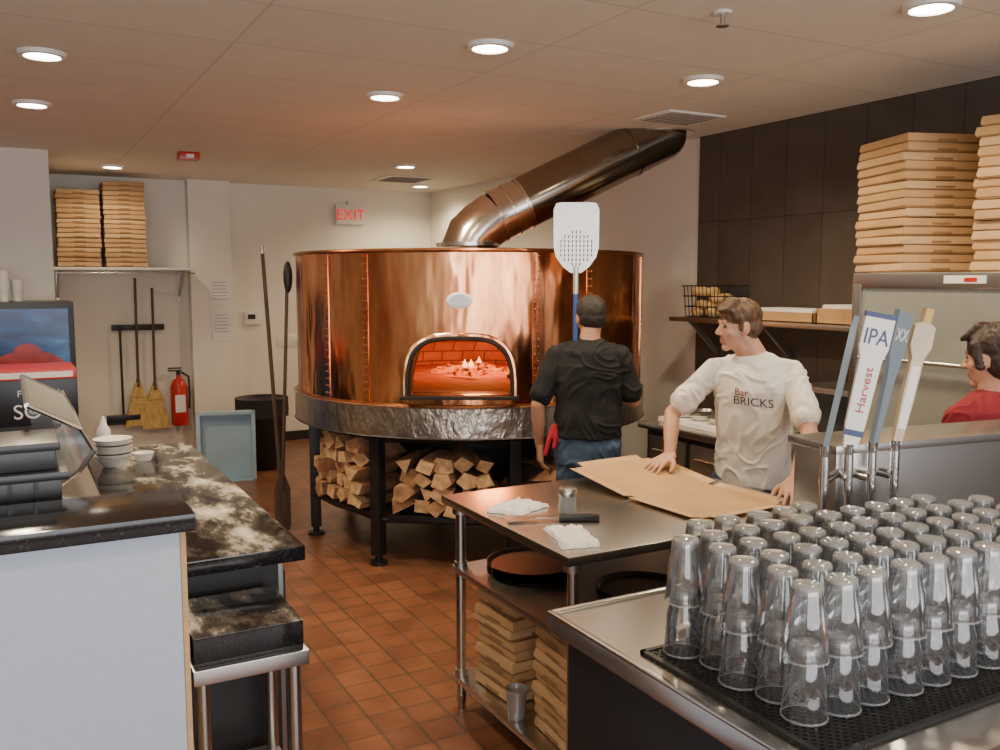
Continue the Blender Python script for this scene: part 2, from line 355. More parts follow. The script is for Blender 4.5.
# firewood
def logpile(ang,half,rows,seedk,z0=.33):
    rnd=random.Random(seedk); o=O('firewood_pile')
    for j in range(rows):
        wdt=rad(half)*(1-.05*j); n=max(2,int(2*wdt*1.10/.110))
        for i in range(n):
            A=rad(ang)-wdt+2*wdt*(i+.5+rnd.uniform(-.15,.15))/n; d=V((math.cos(A+rnd.uniform(-.12,.12)),math.sin(A+rnd.uniform(-.12,.12)),rnd.uniform(-.05,.05))).normalized()
            rout=1.12+rnd.uniform(-.05,.05); q=C+V((math.cos(A),math.sin(A),0))*rout+up*(z0+.055+j*.088)
            tt=V((-d.y,d.x,0)).normalized(); uu=d.cross(tt); ph=rnd.uniform(0,6.28); k=rnd.choice([3,4,4,5]); rr=rnd.uniform(.052,.070)
            Pn=[]
            for m_ in range(k):
                a_=ph+2*math.pi*m_/k+rnd.uniform(-.25,.25); Pn.append(tt*math.cos(a_)*rr*1.15+uu*math.sin(a_)*rr*.9)
            Ln=rnd.uniform(.32,.42); b=bmesh.new(); A_=[b.verts.new(q+v) for v in Pn]; M_=[b.verts.new(q-d*Ln*.5+v*1.04+V((rnd.uniform(-.006,.006),)*3)) for v in Pn]; B_=[b.verts.new(q-d*Ln+v) for v in Pn]
            i1=o.mi(mLog); i2=o.mi(mLogEnd); i3=o.mi(mBark); fs=[]
            f=b.faces.new(A_); fs.append((f,i2 if rnd.random()<.7 else i1)); f=b.faces.new(B_[::-1]); fs.append((f,i2)); bk=rnd.randrange(k)
            for m_ in range(k):
                n2_=(m_+1)%k; mm=i3 if m_==bk and rnd.random()<.6 else i1
                fs.append((b.faces.new((A_[m_],M_[m_],M_[n2_],A_[n2_])),mm)); fs.append((b.faces.new((M_[m_],B_[m_],B_[n2_],M_[n2_])),mm))
            for f,ix in fs: f.material_index=ix
            bmesh.ops.recalc_face_normals(b,faces=b.faces[:])
            me=bpy.data.meshes.new('t'); b.to_mesh(me); b.free(); o.bm.from_mesh(me); bpy.data.meshes.remove(me)
    o.done(20)
logpile(190,18,5,1); logpile(235,18,4,7); logpile(279,17,3,3)
# ---------------------------------------------------------------- prep table
tb=O('stainless_prep_table'); x0,x1,y0,y1=1.53,2.74,2.34,3.30
tb.box((x0,y0,.868),(x1,y1,.90),mSteel,.006)
for x in (x0+.06,x1-.06):
    for y in (y0+.06,y1-.06):
        tb.cyl((x,y,.06),(x,y,.87),.021,mSteel); tb.cyl((x,y,0),(x,y,.06),.016,mSteel,r2=.024); tb.cyl((x,y,.83),(x,y,.868),.034,mSteel2)
        for z in (.60,.14): tb.cyl((x,y,z-.03),(x,y,z+.03),.027,mSteel2)
tb.box((x0+.03,y0+.03,.585),(x1-.03,y1-.03,.61),mSteel2,.005); tb.box((x0+.03,y0+.03,.12),(x1-.03,y1-.03,.145),mSteel,.005)
tb.done()
def stack(cx,cy,z0,n,size,h,yaw,j=.010,dep=None,name='pizza_box_stack'):
    o=O(name); dep=dep or size
    for i in range(n):
        M=Matrix.Translation((cx+random.uniform(-j,j),cy+random.uniform(-j,j),z0+i*h))@RZ(yaw+random.uniform(-1,1)*j*2.2)
        a,d=size/2,dep/2; tl=random.uniform(-.003,.003)
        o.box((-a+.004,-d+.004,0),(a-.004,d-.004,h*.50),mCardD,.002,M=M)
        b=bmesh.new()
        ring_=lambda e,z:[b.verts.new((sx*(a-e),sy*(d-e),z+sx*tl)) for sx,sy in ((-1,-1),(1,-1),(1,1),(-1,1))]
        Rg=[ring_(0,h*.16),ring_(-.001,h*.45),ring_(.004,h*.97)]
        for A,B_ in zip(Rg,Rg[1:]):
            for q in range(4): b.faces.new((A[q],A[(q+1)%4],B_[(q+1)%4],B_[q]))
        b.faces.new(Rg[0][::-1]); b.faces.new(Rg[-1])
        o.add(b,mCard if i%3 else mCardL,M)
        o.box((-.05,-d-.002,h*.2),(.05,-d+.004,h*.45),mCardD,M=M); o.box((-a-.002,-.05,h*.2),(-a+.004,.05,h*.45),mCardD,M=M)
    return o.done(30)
stack(4.02,3.00,1.817,15,.41,.0435,rad(70)); stack(4.06,2.40,1.817,15,.41,.0455,rad(12))
stack(.635,9.56,1.902,16,.37,.045,0,.006); stack(1.04,9.56,1.902,18,.37,.045,0,.006)
stack(1.77,3.02,.147,9,.30,.043,rad(4),.012,.27,'small_pizza_box_stack'); stack(1.77,2.57,.147,9,.30,.043,rad(-4),.012,.27,'small_pizza_box_stack')
# one unfolded box blank: base + lid panels joined at a crease, lid rising towards the hand
ob_=O('open_pizza_box'); z=.9025
Mx=Matrix.Translation((2.40,2.88,z))@RZ(rad(3)); ti=rad(7)
ob_.box((-.21,-.38,0),(.21,.002,.005),mCard,M=Mx)
ob_.box((-.21,0,0),(.21,.40,.005),mCard,M=Mx@Matrix.Rotation(ti,4,'X'))
for sx in (-1,1):
    for (ya,yb,rx) in ((-.365,-.015,0),(.015,.385,ti)):
        ob_.box((0,ya,0),(.045,yb,.003),mCardL,M=Mx@Matrix.Rotation(rx,4,'X')@Matrix.Translation((sx*.21,0,.002))@Matrix.Rotation(0 if sx>0 else math.pi,4,'Z')@Matrix.Rotation(rad(-10),4,'Y')@Matrix.Diagonal((1,sx,1,1)))
ob_.box((-.17,0,0),(.17,.045,.003),mCardL,M=Mx@Matrix.Translation((0,-.38,.002))@Matrix.Rotation(math.pi,4,'Z')@Matrix.Rotation(rad(8),4,'X'))
ob_.box((-.17,0,0),(.17,.045,.003),mCardL,M=Mx@Matrix.Rotation(ti,4,'X')@Matrix.Translation((0,.40,.002))@Matrix.Rotation(rad(8),4,'X'))
ob_.done()
o=O('cheese_shaker'); o.rev((1.83,2.81,.901),[(0,0),(.034,0),(.036,.01),(.032,.06),(.034,.075)],mRimG,24); o.rev((1.83,2.81,.901),[(0,.004),(.031,.004),(.029,.05),(0,.052)],mWhiteP,20)
o.rev((1.83,2.81,.97),[(.036,0),(.037,.02),(.03,.03),(0,.033)],mSteel,24); o.done()
o=O('serving_spatula'); M=Matrix.Translation((1.74,2.73,.912))@RZ(rad(-28)); o.box((0,-.016,-.010),(.15,.016,.012),mBlackP,.008,M=M); o.box((-.08,-.008,0),(.01,.008,.003),mSteel,M=M)
o.prism([(-.19,-.045,-.004),(-.08,-.02,0),(-.08,.02,0),(-.19,.045,-.004)],(0,0,.002),mSteel,M=M); o.done()
def towel(name,cx,cy,z,wx,wy,yaw,k):
    b=bmesh.new(); n=22; G=[]
    for i in range(n):
        r=[]
        for j in range(n):
            u=i/(n-1)-.5; v=j/(n-1)-.5; e=1-.25*abs(noise.noise(V((u*3+k,v*3,0))))
            hgt=.014+.014*noise.noise(V((u*7+k,v*5,2)))+.010*noise.noise(V((u*14,v*14+k,5)))
            if max(abs(u),abs(v))>.49: hgt=0.001
            r.append(b.verts.new((u*wx*e,v*wy*e,max(.001,hgt))))
        G.append(r)
    for i in range(n-1):
        for j in range(n-1): b.faces.new((G[i][j],G[i+1][j],G[i+1][j+1],G[i][j+1]))
    o=O(name); o.add(b,mCloth,Matrix.Translation((cx,cy,z))@RZ(yaw)); return o.done(80)
towel('folded_towel',1.69,2.95,.901,.22,.16,.4,1); towel('folded_towel',1.66,2.52,.901,.14,.26,-.3,5)
mPan=mat('dark_pan_steel',(.16,.15,.14),.3,1)
o=O('pizza_pan_stack')
for i in range(4): o.rev((1.80,3.02,.612+i*.012),[(0,0),(.165,0),(.18,.014),(.183,.014)],mPan,48)
o.done()
o=O('pizza_pan_stack')
for i in range(3): o.rev((2.02,2.60,.612+i*.012),[(0,0),(.15,0),(.163,.014),(.166,.014)],mPan,48)
o.done()
o=O('plastic_cup'); o.rev((1.60,2.795,.147),[(0,0),(.03,0),(.042,.115),(.044,.118),(.041,.118),(.029,.004),(0,.004)],mRimG,24); o.done()
# ---------------------------------------------------------------- bar counter with glasses
bc=O('bar_counter'); 
bc.box((1.23,1.0,0),(3.0,1.88,.875),mBlack,.004)
bc.box((1.19,.95,.875),(3.05,1.92,.92),mSteel,.006)
bc.box((1.19,.95,.92),(1.205,1.92,.928),mSteel,.003); bc.box((1.19,1.905,.92),(3.05,1.92,.928),mSteel,.003)
bc.done()
dm=O('rubber_drip_mat'); X0,X1,Y0,Y1=1.245,2.30,1.06,1.60; z=.921
dm.box((X0,Y0,z),(X1,Y0+.012,z+.009),mRubber); dm.box((X0,Y1-.012,z),(X1,Y1,z+.009),mRubber); dm.box((X0,Y0,z),(X0+.012,Y1,z+.009),mRubber); dm.box((X1-.012,Y0,z),(X1,Y1,z+.009),mRubber)
sp=.021
x=X0-(Y1-Y0)
while x<X1:
    for sg in (1,-1):
        if sg>0: xa,ya=x,Y0; xb,yb=x+(Y1-Y0),Y1
        else: xa,ya=x,Y1; xb,yb=x+(Y1-Y0),Y0
        dx=xb-xa; t0=max(0,(X0-xa)/dx); t1=min(1,(X1-xa)/dx)
        if t1-t0>.02:
            A=V((xa+dx*t0,ya+(yb-ya)*t0,0)); B=V((xa+dx*t1,ya+(yb-ya)*t1,0)); d=(B-A).normalized(); s_=V((-d.y,d.x,0))*.0026
            dm.prism([A-s_+up*z,B-s_+up*z,B+s_+up*z,A+s_+up*z],(0,0,.006),mRubber)
    x+=sp
dm.done(30)
gl=O('pint_glasses'); rnd=random.Random(2)
prof=[(.0445,0),(.0445,.004),(.0405,.05),(.0395,.085),(.034,.105),(.0305,.140),(.029,.148)]
for i in range(11):
    for j in range(6):
        x=1.325+.092*i+rnd.uniform(-.005,.005)+(.03 if j%2 else 0); y=1.185+.090*j+rnd.uniform(-.005,.005)
        if j==5 and (x>1.84 or i==0): continue
        if j==4 and x>2.2: continue
        zb=.931 if y<1.6 else .929
        for k in (0,1):
            zz=zb+k*.118; xx=x+(rnd.uniform(-.003,.003) if k else 0)
            gl.rev((xx,y,zz),prof,mGlass,24); gl.rev((xx,y,zz),[(.0305,.132),(.030,.1475),(.027,.150),(0,.149)],mRimG,24); gl.rev((xx,y,zz),[(.043,.0),(.0455,.001),(.0455,.005),(.0435,.005)],mRimG,24)
gl.done(60)
tw=O('beer_tap_tower'); TM=Matrix.Translation((2.02,1.725,-.03))@RZ(rad(-8))
tw.box((0,0,.951),(.85,.18,1.33),mSteel,.006,M=TM); tw.box((-.015,-.015,1.325),(.865,.195,1.35),mSteel,.006,M=TM)
mBr=mat('chrome',(.75,.75,.75),.1,1); mTapB=mat('tap_blue_grey',(.20,.25,.30),.35); mTapW=mat('tap_white',(.78,.77,.73),.35); mTapN=mat('tap_navy',(.03,.05,.16),.4); mTapT=mat('tap_tan',(.55,.45,.32),.4,var=.1); mTapR=mat('tap_script_red',(.45,.03,.05),.4)
def tap(lx,kind):
    b=TM@V((lx,-.08,1.32)); A=frame(b,(.877,-.48,0),(.48,.877,0),(0,0,1))
    tw.cyl(TM@V((max(lx,.03),.02,1.27)),TM@V((lx,-.075,1.27)),.013,mBr); tw.cyl(b-up*.09,b+up*.02,.012,mBr); tw.cyl(b-up*.16,b-up*.09,.008,mBr); tw.cyl(b+up*.02,b+up*.05,.011,mBr,r2=.015)
    Tl=A@Matrix.Translation((0,0,.04))@Matrix.Rotation(rad(11),4,'Y')@Matrix.Diagonal((.82,.9,1.10,1))
    if kind=='slim':
        Tl=Tl@RZ(rad(60))
        tw.prism([(-.012,-.008,0),(.012,-.008,0),(.024,-.008,.20),(.026,-.008,.29),(.0,-.008,.33),(-.026,-.008,.29),(-.024,-.008,.20)],(0,.016,0),mTapB,M=Tl)
    elif kind=='ipa':
        Tl=Tl@RZ(rad(-12))
        tw.prism([(-.020,-.012,0),(.020,-.012,0),(.030,-.012,.06),(.034,-.012,.22),(.045,-.012,.25),(.045,-.012,.325),(-.045,-.012,.325),(-.045,-.012,.25),(-.034,-.012,.22),(-.030,-.012,.06)],(0,.024,0),mTapW,M=Tl)
        tw.box((-.047,-.014,.323),(.047,.014,.335),mTapN,M=Tl)
        tw.text('IPA',.055,Tl@frame((0,-.0135,.258),(1,0,0),(0,0,1),(0,-1,0)),mTapN)
        tw.text('Harvest',.036,Tl@frame((.013,-.0135,.145),(0,0,1),(-1,0,0),(0,-1,0)),mTapR)
        tw.box((-.03,-.013,.03),(.03,-.011,.045),mTapN,M=Tl)
    elif kind=='shield':
        Tl=Tl@RZ(rad(30))
        tw.prism([(-.012,-.009,0),(.012,-.009,0),(.022,-.009,.18),(.04,-.009,.24),(.04,-.009,.33),(-.04,-.009,.34),(-.04,-.009,.24),(-.022,-.009,.18)],(0,.018,0),mTapB,M=Tl)
        tw.text('XX',.045,Tl@frame((0,-.0105,.265),(1,0,0),(0,0,1),(0,-1,0)),mTapW)
    else:
        tw.prism([(-.014,-.012,0),(.014,-.012,0),(.020,-.012,.12),(.020,-.012,.22),(.036,-.012,.25),(.034,-.012,.30),(.014,-.012,.31),(.014,-.012,.34),(-.014,-.012,.34),(-.014,-.012,.31),(-.034,-.012,.30),(-.036,-.012,.25),(-.020,-.012,.22),(-.020,-.012,.12)],(0,.024,0),mTapT,M=Tl)
        tw.box((-.014,-.014,.04),(.014,-.011,.20),mTapW,M=Tl); tw.box((-.013,-.016,.31),(.013,.014,.345),mStraw,M=Tl)
for lx,k in ((-.11,'slim'),(-.03,'ipa'),(.05,'shield'),(.13,'pad')): tap(lx,k)
tw.done(30)
# ---------------------------------------------------------------- left side
hw=O('service_half_wall'); hw.box((-2.6,2.33,0),(.355,2.58,1.155),mHalf,.003); hw.box((.355,2.325,0),(.369,2.585,1.155),mCardL,.003)
hw.box((-2.62,2.295,1.155),(.39,2.62,1.20),mGran,.006); hw.done()
ct=O('floured_counter')
ct.box((.25,2.86,.855),(.83,5.05,.905),mFl,.006); ct.box((.29,2.92,.10),(.77,5.0,.855),mSteel2,.004); ct.box((.32,2.97,0),(.72,4.95,.10),mBlack)
for i in range(4):
    y=2.95+i*.51; ct.box((.77,y,.15),(.785,y+.48,.80),mBlack,.004); ct.cyl((.80,y+.12,.72),(.80,y+.37,.72),.007,mSteel)
ct.box((.31,2.905,.12),(.75,2.92,.845),mBlack)
ct.done()
lt=O('low_marble_prep_table')
lt.box((.405,2.50,.71),(.715,2.84,.795),mFl,.006); lt.box((.40,2.48,.665),(.725,2.85,.71),mSteel,.005)
for x in (.43,.69):
    for y in (2.52,2.80): lt.cyl((x,y,0),(x,y,.67),.019,mSteel)
lt.box((.41,2.50,.25),(.71,2.82,.27),mSteel2,.004); lt.done()
o=O('stacked_bowls')
for i in range(5): o.rev((.41,4.55,.906+i*.02),[(0,.002),(.045,0),(.055,.01),(.085,.05),(.088,.052),(.082,.05),(.05,.014),(0,.012)],mWhiteP,32)
for i in range(5): o.rev((.41,4.55,.906+i*.02),[(.0795,.042),(.0845,.049)],mBlackP,32) if i%2 else None
o.done(60)
o=O('squeeze_bottle'); o.rev((.40,4.90,.906),[(0,0),(.03,0),(.033,.01),(.033,.12),(.02,.14),(.006,.19),(0,.19)],mWhiteM,20); o.done()
o=O('salt_cellar'); o.rev((.55,4.62,.906),[(0,0),(.035,0),(.05,.04),(.046,.04),(.03,.01),(0,.01)],mWhiteP,24); o.done()
o=O('dough_scraper'); M=Matrix.Translation((.50,3.75,.907))@RZ(1.1); o.box((-.06,-.045,0),(.06,.035,.003),mSteel,M=M); o.box((-.062,.03,0),(.062,.055,.018),mWood,.006,M=M); o.done()
dp=O('refrigerated_sandwich_unit')
dp.box((-1.3,2.66,0),(.2,3.95,1.10),mSteel2,.006); dp.box((-1.3,2.64,1.10),(.22,3.97,1.14),mSteel,.006)
def strip(pr,y0_,y1_,m):
    for (a,b_) in zip(pr,pr[1:]): dp.poly([(a[0],y0_,a[1]),(b_[0],y0_,b_[1]),(b_[0],y1_,b_[1]),(a[0],y1_,a[1])],m)
pr=[(.08,1.14),(.17,1.20),(.215,1.26),(.18,1.33),(.04,1.41)]
strip(pr,2.98,3.92,mFrost)
for y in (2.98,3.92): dp.tube([V((a,y,b_)) for a,b_ in pr],.008,mSteel,seg=8); 
dp.poly([(a,2.981,b_) for a,b_ in pr],mPane)
dp.cyl((.04,2.98,1.41),(.04,3.92,1.41),.009,mSteel,seg=8); dp.cyl((.215,2.98,1.26),(.215,3.92,1.26),.006,mSteel,seg=8)
dp.done()
bx=O('black_food_bin')
bx.box((-.36,2.69,1.141),(.11,2.93,1.25),mBlackP,.012); bx.box((-.38,2.67,1.24),(.13,2.95,1.265),mBlackP,.008); bx.box((-.34,2.70,1.265),(.10,2.92,1.33),mBlackP,.015); bx.box((-.36,2.68,1.32),(.11,2.94,1.345),mBlackP,.008)
for i in range(7): bx.box((-.33+i*.062,2.68,1.15),(-.32+i*.062,2.692,1.24),mBlackP)
bx.done()
ss=O('soup_station'); mSoup=mat('soup_sign_black',(.012,.013,.02),.3)
ss.box((-.9,6.1,0),(.33,6.65,.90),mBlack,.005); ss.box((-.9,6.1,.90),(.36,6.6,1.18),mSoup,.006); ss.box((-.9,6.09,1.18),(.36,6.6,1.24),mRed,.004)
ss.text('SOUP',.125,FY(.16,6.098,.945),mWhiteM); ss.text("Fresh Made",.055,FY(.16,6.098,1.08),mWhiteM)
ss.box((-.5,6.088,1.19),(.34,6.09,1.225),mPaper)
ss.done()
mSea,t,p,o=nt('cooler_graphic_blue')
col=ramp(t,noise_n(t,pos(t,(1,1,2.5)),4,6),[(.3,(.003,.014,.05)),(.55,(.01,.05,.14)),(.8,(.05,.18,.30))])
t.links.new(col,p.inputs['Base Color']); t.links.new(col,p.inputs['Emission Color']); p.inputs['Emission Strength'].default_value=.7; p.inputs['Roughness'].default_value=.25
co=O('drinks_cooler')
co.box((-.75,7.4,0),(.44,8.02,1.62),mBlackP,.01); co.box((-.70,7.385,.30),(.40,7.402,1.57),mSea)
mJelly=mat('cooler_graphic_red',(.22,.02,.02),.3,var=.5,scale=14,emit=(.25,.03,.02),es=.3)
dome=[(.26*math.cos(math.pi*i/20),.15*math.sin(math.pi*i/20)) for i in range(21)]
co.poly([(.12+a,7.383,1.12+b_) for a,b_ in dome],mJelly)
co.poly([(.12+a*.4,7.381,1.23+b_*.6) for a,b_ in dome],mJelly)
for i in range(7): co.prism([(-.12+i*.08,7.382,1.12),(-.09+i*.08,7.382,1.12),(-.10+i*.08,7.382,.86)],(0,.001,0),mJelly)
co.box((-.74,7.37,.0),(.43,7.40,.28),mBlack,.004); co.box((.40,7.37,.3),(.43,7.40,1.57),mBlack)
co.done()
o=O('paper_cup_stacks')
for x,y,n in ((-.12,7.6,5),(-.01,7.6,7),(-.06,7.72,8),(.08,7.7,4)):
    for i in range(n): o.rev((x,y,1.621+i*.022),[(0,.0),(.03,.0),(.042,.09),(.045,.092),(.045,.096),(.041,.096),(.03,.006)],mWhiteP,20)
o.done(60)
sh=O('metal_storage_shelf'); sh.box((.36,9.34,1.875),(1.665,9.845,1.90),mWhiteM,.004)
for x in (.45,1.58): sh.box((x-.012,9.83,1.55),(x+.012,9.848,1.88),mSteel2); sh.prism([(x-.01,9.84,1.60),(x-.01,9.42,1.875),(x-.01,9.47,1.875),(x-.01,9.84,1.64)],(.02,0,0),mSteel2)
sh.cyl((.36,9.36,1.845),(1.665,9.36,1.845),.008,mSteel)
sh.done()
rk=O('broom_rack'); rk.box((.92,9.80,1.27),(1.42,9.85,1.33),mBlack,.006)
for x in (.99,1.14,1.30): rk.cyl((x-.03,9.80,1.30),(x-.03,9.74,1.31),.008,mBlack); rk.cyl((x+.03,9.80,1.30),(x+.03,9.74,1.31),.008,mBlack)
rk.done()
def broom(x,top,z0,m,head):
    o=O('broom' if head=='straw' else 'floor_squeegee'); y=9.755
    if head=='straw':
        o.cyl((x,y,z0+.38),(x+.01,y,top),.013,m)
        o.prism([(x-.03,y-.02,z0+.44),(x+.03,y-.02,z0+.44),(x+.07,y-.025,z0+.30),(x+.14,y-.03,z0),(x-.14,y-.03,z0),(x-.07,y-.025,z0+.30)],(0,.05,0),mStraw)
        for zz in (.22,.30): o.box((x-.095+.1*(zz-.22),y-.03,z0+zz),(x+.095-.1*(zz-.22),y+.03,z0+zz+.012),mStraw)
        o.cyl((x,y,z0+.40),(x,y,z0+.48),.03,mWoodD,r2=.016)
    else:
        o.cyl((x,y,z0),(x,y,top),.012,m); o.box((x-.16,y-.03,z0-.06),(x+.16,y+.03,z0),mBlackP,.01); o.box((x-.17,y-.008,z0-.10),(x+.17,y+.008,z0-.06),mRubber)
    o.done()
broom(1.14,1.80,.30,mWoodD,'straw'); broom(1.30,1.70,.26,mWoodD,'straw'); broom(.99,1.32,.42,mBlackP,'sq')
fe=O('fire_extinguisher'); fx,fy=1.53,9.74
fe.rev((fx,fy,.28),[(0,0),(.075,0),(.082,.02),(.082,.40),(.06,.46),(.025,.49),(.022,.52),(0,.52)],mRed,28)
fe.cyl((fx,fy,.79),(fx,fy,.84),.022,mBlackP); fe.box((fx-.10,fy-.012,.84),(fx+.03,fy+.012,.855),mBlackP); fe.box((fx-.10,fy-.012,.865),(fx+.03,fy+.012,.88),mBlackP)
fe.tube([V((fx+.03,fy,.83)),V((fx+.10,fy-.01,.78)),V((fx+.105,fy-.02,.60)),V((fx+.095,fy-.02,.45))],.01,mBlackP,8); fe.box((fx-.05,fy-.084,.42),(fx+.05,fy-.078,.60),mPaper); fe.box((fx-.04,fy+.06,.35),(fx+.04,9.845,.7),mSteel2); fe.done()
bt=O('blue_plastic_tote'); M=Matrix.Translation((1.67,8.15,0))@RZ(rad(-12))
bt.box((-.23,-.02,0),(.23,0,.62),mBlueBin,.006,M=M)
for a,b_ in (((-.23,-.13,0),(-.215,-.02,.62)),((.215,-.13,0),(.23,-.02,.62)),((-.23,-.13,0),(.23,-.02,.015)),((-.23,-.13,.605),(.23,-.02,.62))): bt.box(a,b_,mBlueBin,.004,M=M)
for a,b_ in (((-.25,-.145,-.0),(-.215,-.13,.635)),((.215,-.145,.0),(.25,-.13,.635)),((-.25,-.145,.0),(.25,-.13,.02)),((-.25,-.145,.60),(.25,-.13,.635))): bt.box(a,b_,mBlueBin,.004,M=M)
bt.done()
tc=O('trash_can'); tc.rev((2.08,8.5,0),[(0,.0),(.17,.0),(.18,.02),(.225,.62),(.24,.63),(.245,.66),(.23,.67),(.215,.655),(.0,.60)],mBlackP,32)
b=bmesh.new(); G=[]
for j in range(6):
    z=.50+.035*j; G.append([b.verts.new((2.08+(.245+.012*noise.noise(V((i*.8,j,0))))*math.cos(2*math.pi*i/40),8.5+(.245+.012*noise.noise(V((i*.8,j,3))))*math.sin(2*math.pi*i/40),z)) for i in range(40)])
for j in range(5):
    for i in range(40): b.faces.new((G[j][i],G[j][(i+1)%40],G[j+1][(i+1)%40],G[j+1][i]))
tc.add(b,mChar); tc.done(60)
pp=O('posted_notices')
for x,z0,z1 in ((1.97,1.52,1.80),(1.98,1.14,1.46)):
    pp.box((x-.10,9.694,z0),(x+.10,9.698,z1),mPaper)
    for i in range(6): pp.box((x-.08,9.692,z1-.05-i*.035),(x+.06+.02*(i%2),9.694,z1-.04-i*.035),mInk)
pp.done()
th=O('wall_thermostat'); th.box((2.24,9.82,1.30),(2.42,9.85,1.44),mWhiteM,.008); th.box((2.28,9.815,1.36),(2.36,9.822,1.41),mChar); th.done()
th=O('light_switch_plate'); th.box((2.60,9.84,1.05),(2.86,9.85,1.18),mWhiteM,.004)
for i in range(4): th.box((2.63+i*.058,9.832,1.09),(2.655+i*.058,9.842,1.14),mWhiteP,.002)
th.done()
ex=O('exit_sign'); ex.box((3.28,9.80,2.40),(3.62,9.85,2.62),mWhiteM,.008)
mExit=mat('exit_red_letters',(.8,.01,.01),.4,emit=(1,.01,.01),es=.7); ex.box((3.31,9.796,2.43),(3.59,9.80,2.59),mWhiteM); ex.text('EXIT',.165,FY(3.45,9.793,2.452),mExit,.003); ex.box((3.42,9.8,2.62),(3.48,9.85,2.66),mWhiteM); ex.done()
o=O('long_oven_brush'); a_=V((1.78,6.72,.04)); b_=V((1.77,7.08,1.98)); o.cyl(a_,b_,.015,mWoodD); o.cyl(b_,b_+V((0,.01,.06)),.016,mSteel)
o.box((-.03,-.10,.0),(.03,.10,.05),mWoodD,.008,M=Matrix.Translation((1.78,6.72,0))); o.done()
o=O('oven_turning_peel'); q=V((1.66,6.25,0)); q2=V((1.715,6.18,1.90)); o.cyl(q+up*.3,q2,.012,mWoodD)
o.prism([q+V((-.02,0,.40)),q+V((-.055,0,.30)),q+V((-.055,0,.03)),q+V((-.04,0,0)),q+V((.04,0,0)),q+V((.055,0,.03)),q+V((.055,0,.30)),q+V((.02,0,.40))],(0,.02,0),mWoodD)
o.ell(q2+V((0,0,-.1)),(.032,.03,.11),mBlack); o.done()
# ---------------------------------------------------------------- right side
sf=O('steel_wall_shelf'); sf.box((4.08,3.25,1.495),(4.425,4.98,1.525),mSteel2,.004)
for y in (3.4,4.15,4.85): sf.prism([(4.42,y,1.25),(4.15,y,1.495),(4.2,y,1.495),(4.42,y,1.30)],(0,.02,0),mSteel2)
sf.done()
bk=O('wire_bread_basket'); bxx,byy=4.24,4.70
for z in (1.53,1.60,1.67,1.74):
    g_=.0+ (z-1.53)*.1
    P=[V((bxx-.12-g_,byy-.15-g_,z)),V((bxx+.12+g_,byy-.15-g_,z)),V((bxx+.12+g_,byy+.15+g_,z)),V((bxx-.12-g_,byy+.15+g_,z))]; bk.tube(P+[P[0]],.004,mBlack,6)
for i in range(9):
    y=byy-.15+i*.0375
    for sx in (-1,1): bk.cyl((bxx+sx*.12,y,1.53),(bxx+sx*.141,y,1.74),.003,mBlack,seg=6)
for i in range(5):
    x=bxx-.12+i*.06
    for sy in (-1,1): bk.cyl((x,byy+sy*.15,1.53),(x,byy+sy*.171,1.74),.003,mBlack,seg=6)
mBread=mat('bread_rolls',(.62,.40,.16),.7,var=.3,scale=14)
for i in range(18): bk.ell((bxx+random.uniform(-.07,.07),byy+random.uniform(-.10,.10),1.565+.045*(i//5)),(.05,.05,.035),mBread,seg=12)
bk.done()
o=O('cardboard_tray'); 
for (a,c,z0,h) in ((3.75,4.25,1.527,.06),(3.42,3.72,1.527,.09)):
    o.box((4.14,a,z0),(4.40,c,z0+.005),mCard)
    for q in (((4.14,a,z0),(4.145,c,z0+h)),((4.395,a,z0),(4.40,c,z0+h)),((4.14,a,z0),(4.40,a+.005,z0+h)),((4.14,c-.005,z0),(4.40,c,z0+h))): o.box(q[0],q[1],mCard)
    o.box((4.16,a+.02,z0+.01),(4.38,c-.02,z0+h+.02),mPaper,.01)
o.done()
rc=O('back_prep_counter'); rc.box((3.45,3.22,.86),(4.425,4.5,.90),mSteel,.005); rc.box((3.50,3.26,.1),(4.42,4.46,.86),mBlack,.004); rc.box((3.55,3.3,0),(4.4,4.4,.1),mBlack)
for i in range(3): rc.box((3.485,3.30+i*.39,.16),(3.50,3.65+i*.39,.82),mSteel2,.004); rc.cyl((3.47,3.36+i*.39,.74),(3.47,3.59+i*.39,.74),.007,mSteel)
rc.done()
pc=O('topping_pan_rail'); 
pc.box((3.55,3.75,.901),(3.95,4.42,.93),mWhiteM,.004)
for i in range(4): pc.rev((0,0,0),[(.0,.012),(.9,.012),(1,.04),(1.06,.042)],mSteel,24,M=Matrix.Translation((3.75,3.85+i*.155,.925))@Matrix.Diagonal((.15,.065,1,1)))
pc.done()
mw=O('countertop_microwave'); mw.box((3.98,3.30,.903),(4.38,3.72,1.18),mSteel2,.01); mw.box((3.972,3.33,.93),(3.98,3.60,1.15),mBlackP,.002); mw.box((3.968,3.615,.95),(3.98,3.63,1.14),mSteel); mw.box((3.974,3.64,.93),(3.98,3.70,1.15),mChar); mw.done()
cn=O('food_storage_canisters')
for i,(y,h) in enumerate(((3.83,.24),(4.0,.20),(4.17,.26),(4.34,.18))): cn.rev((4.25,y,.903),[(0,0),(.07,0),(.072,h),(.076,h),(.076,h+.02),(0,h+.025)],mWhiteM if i%2 else mSteel,24)
cn.done()
gc=O('glass_front_display_cabinet'); a,b2,c0,c1=3.72,4.42,1.45,3.12
gc.box((a,c0,0),(b2,c1,.92),mSteel2,.006)
gc.box((a,c0,1.74),(b2,c1,1.815),mSteel,.006); gc.box((b2-.02,c0,.92),(b2,c1,1.74),mSteel2); gc.box((a,c0,.92),(b2,c0+.03,1.74),mSteel); gc.box((a,c1-.03,.92),(b2,c1,1.74),mSteel)
gc.box((a,c0,.92),(a+.03,c1,.98),mSteel,.004)
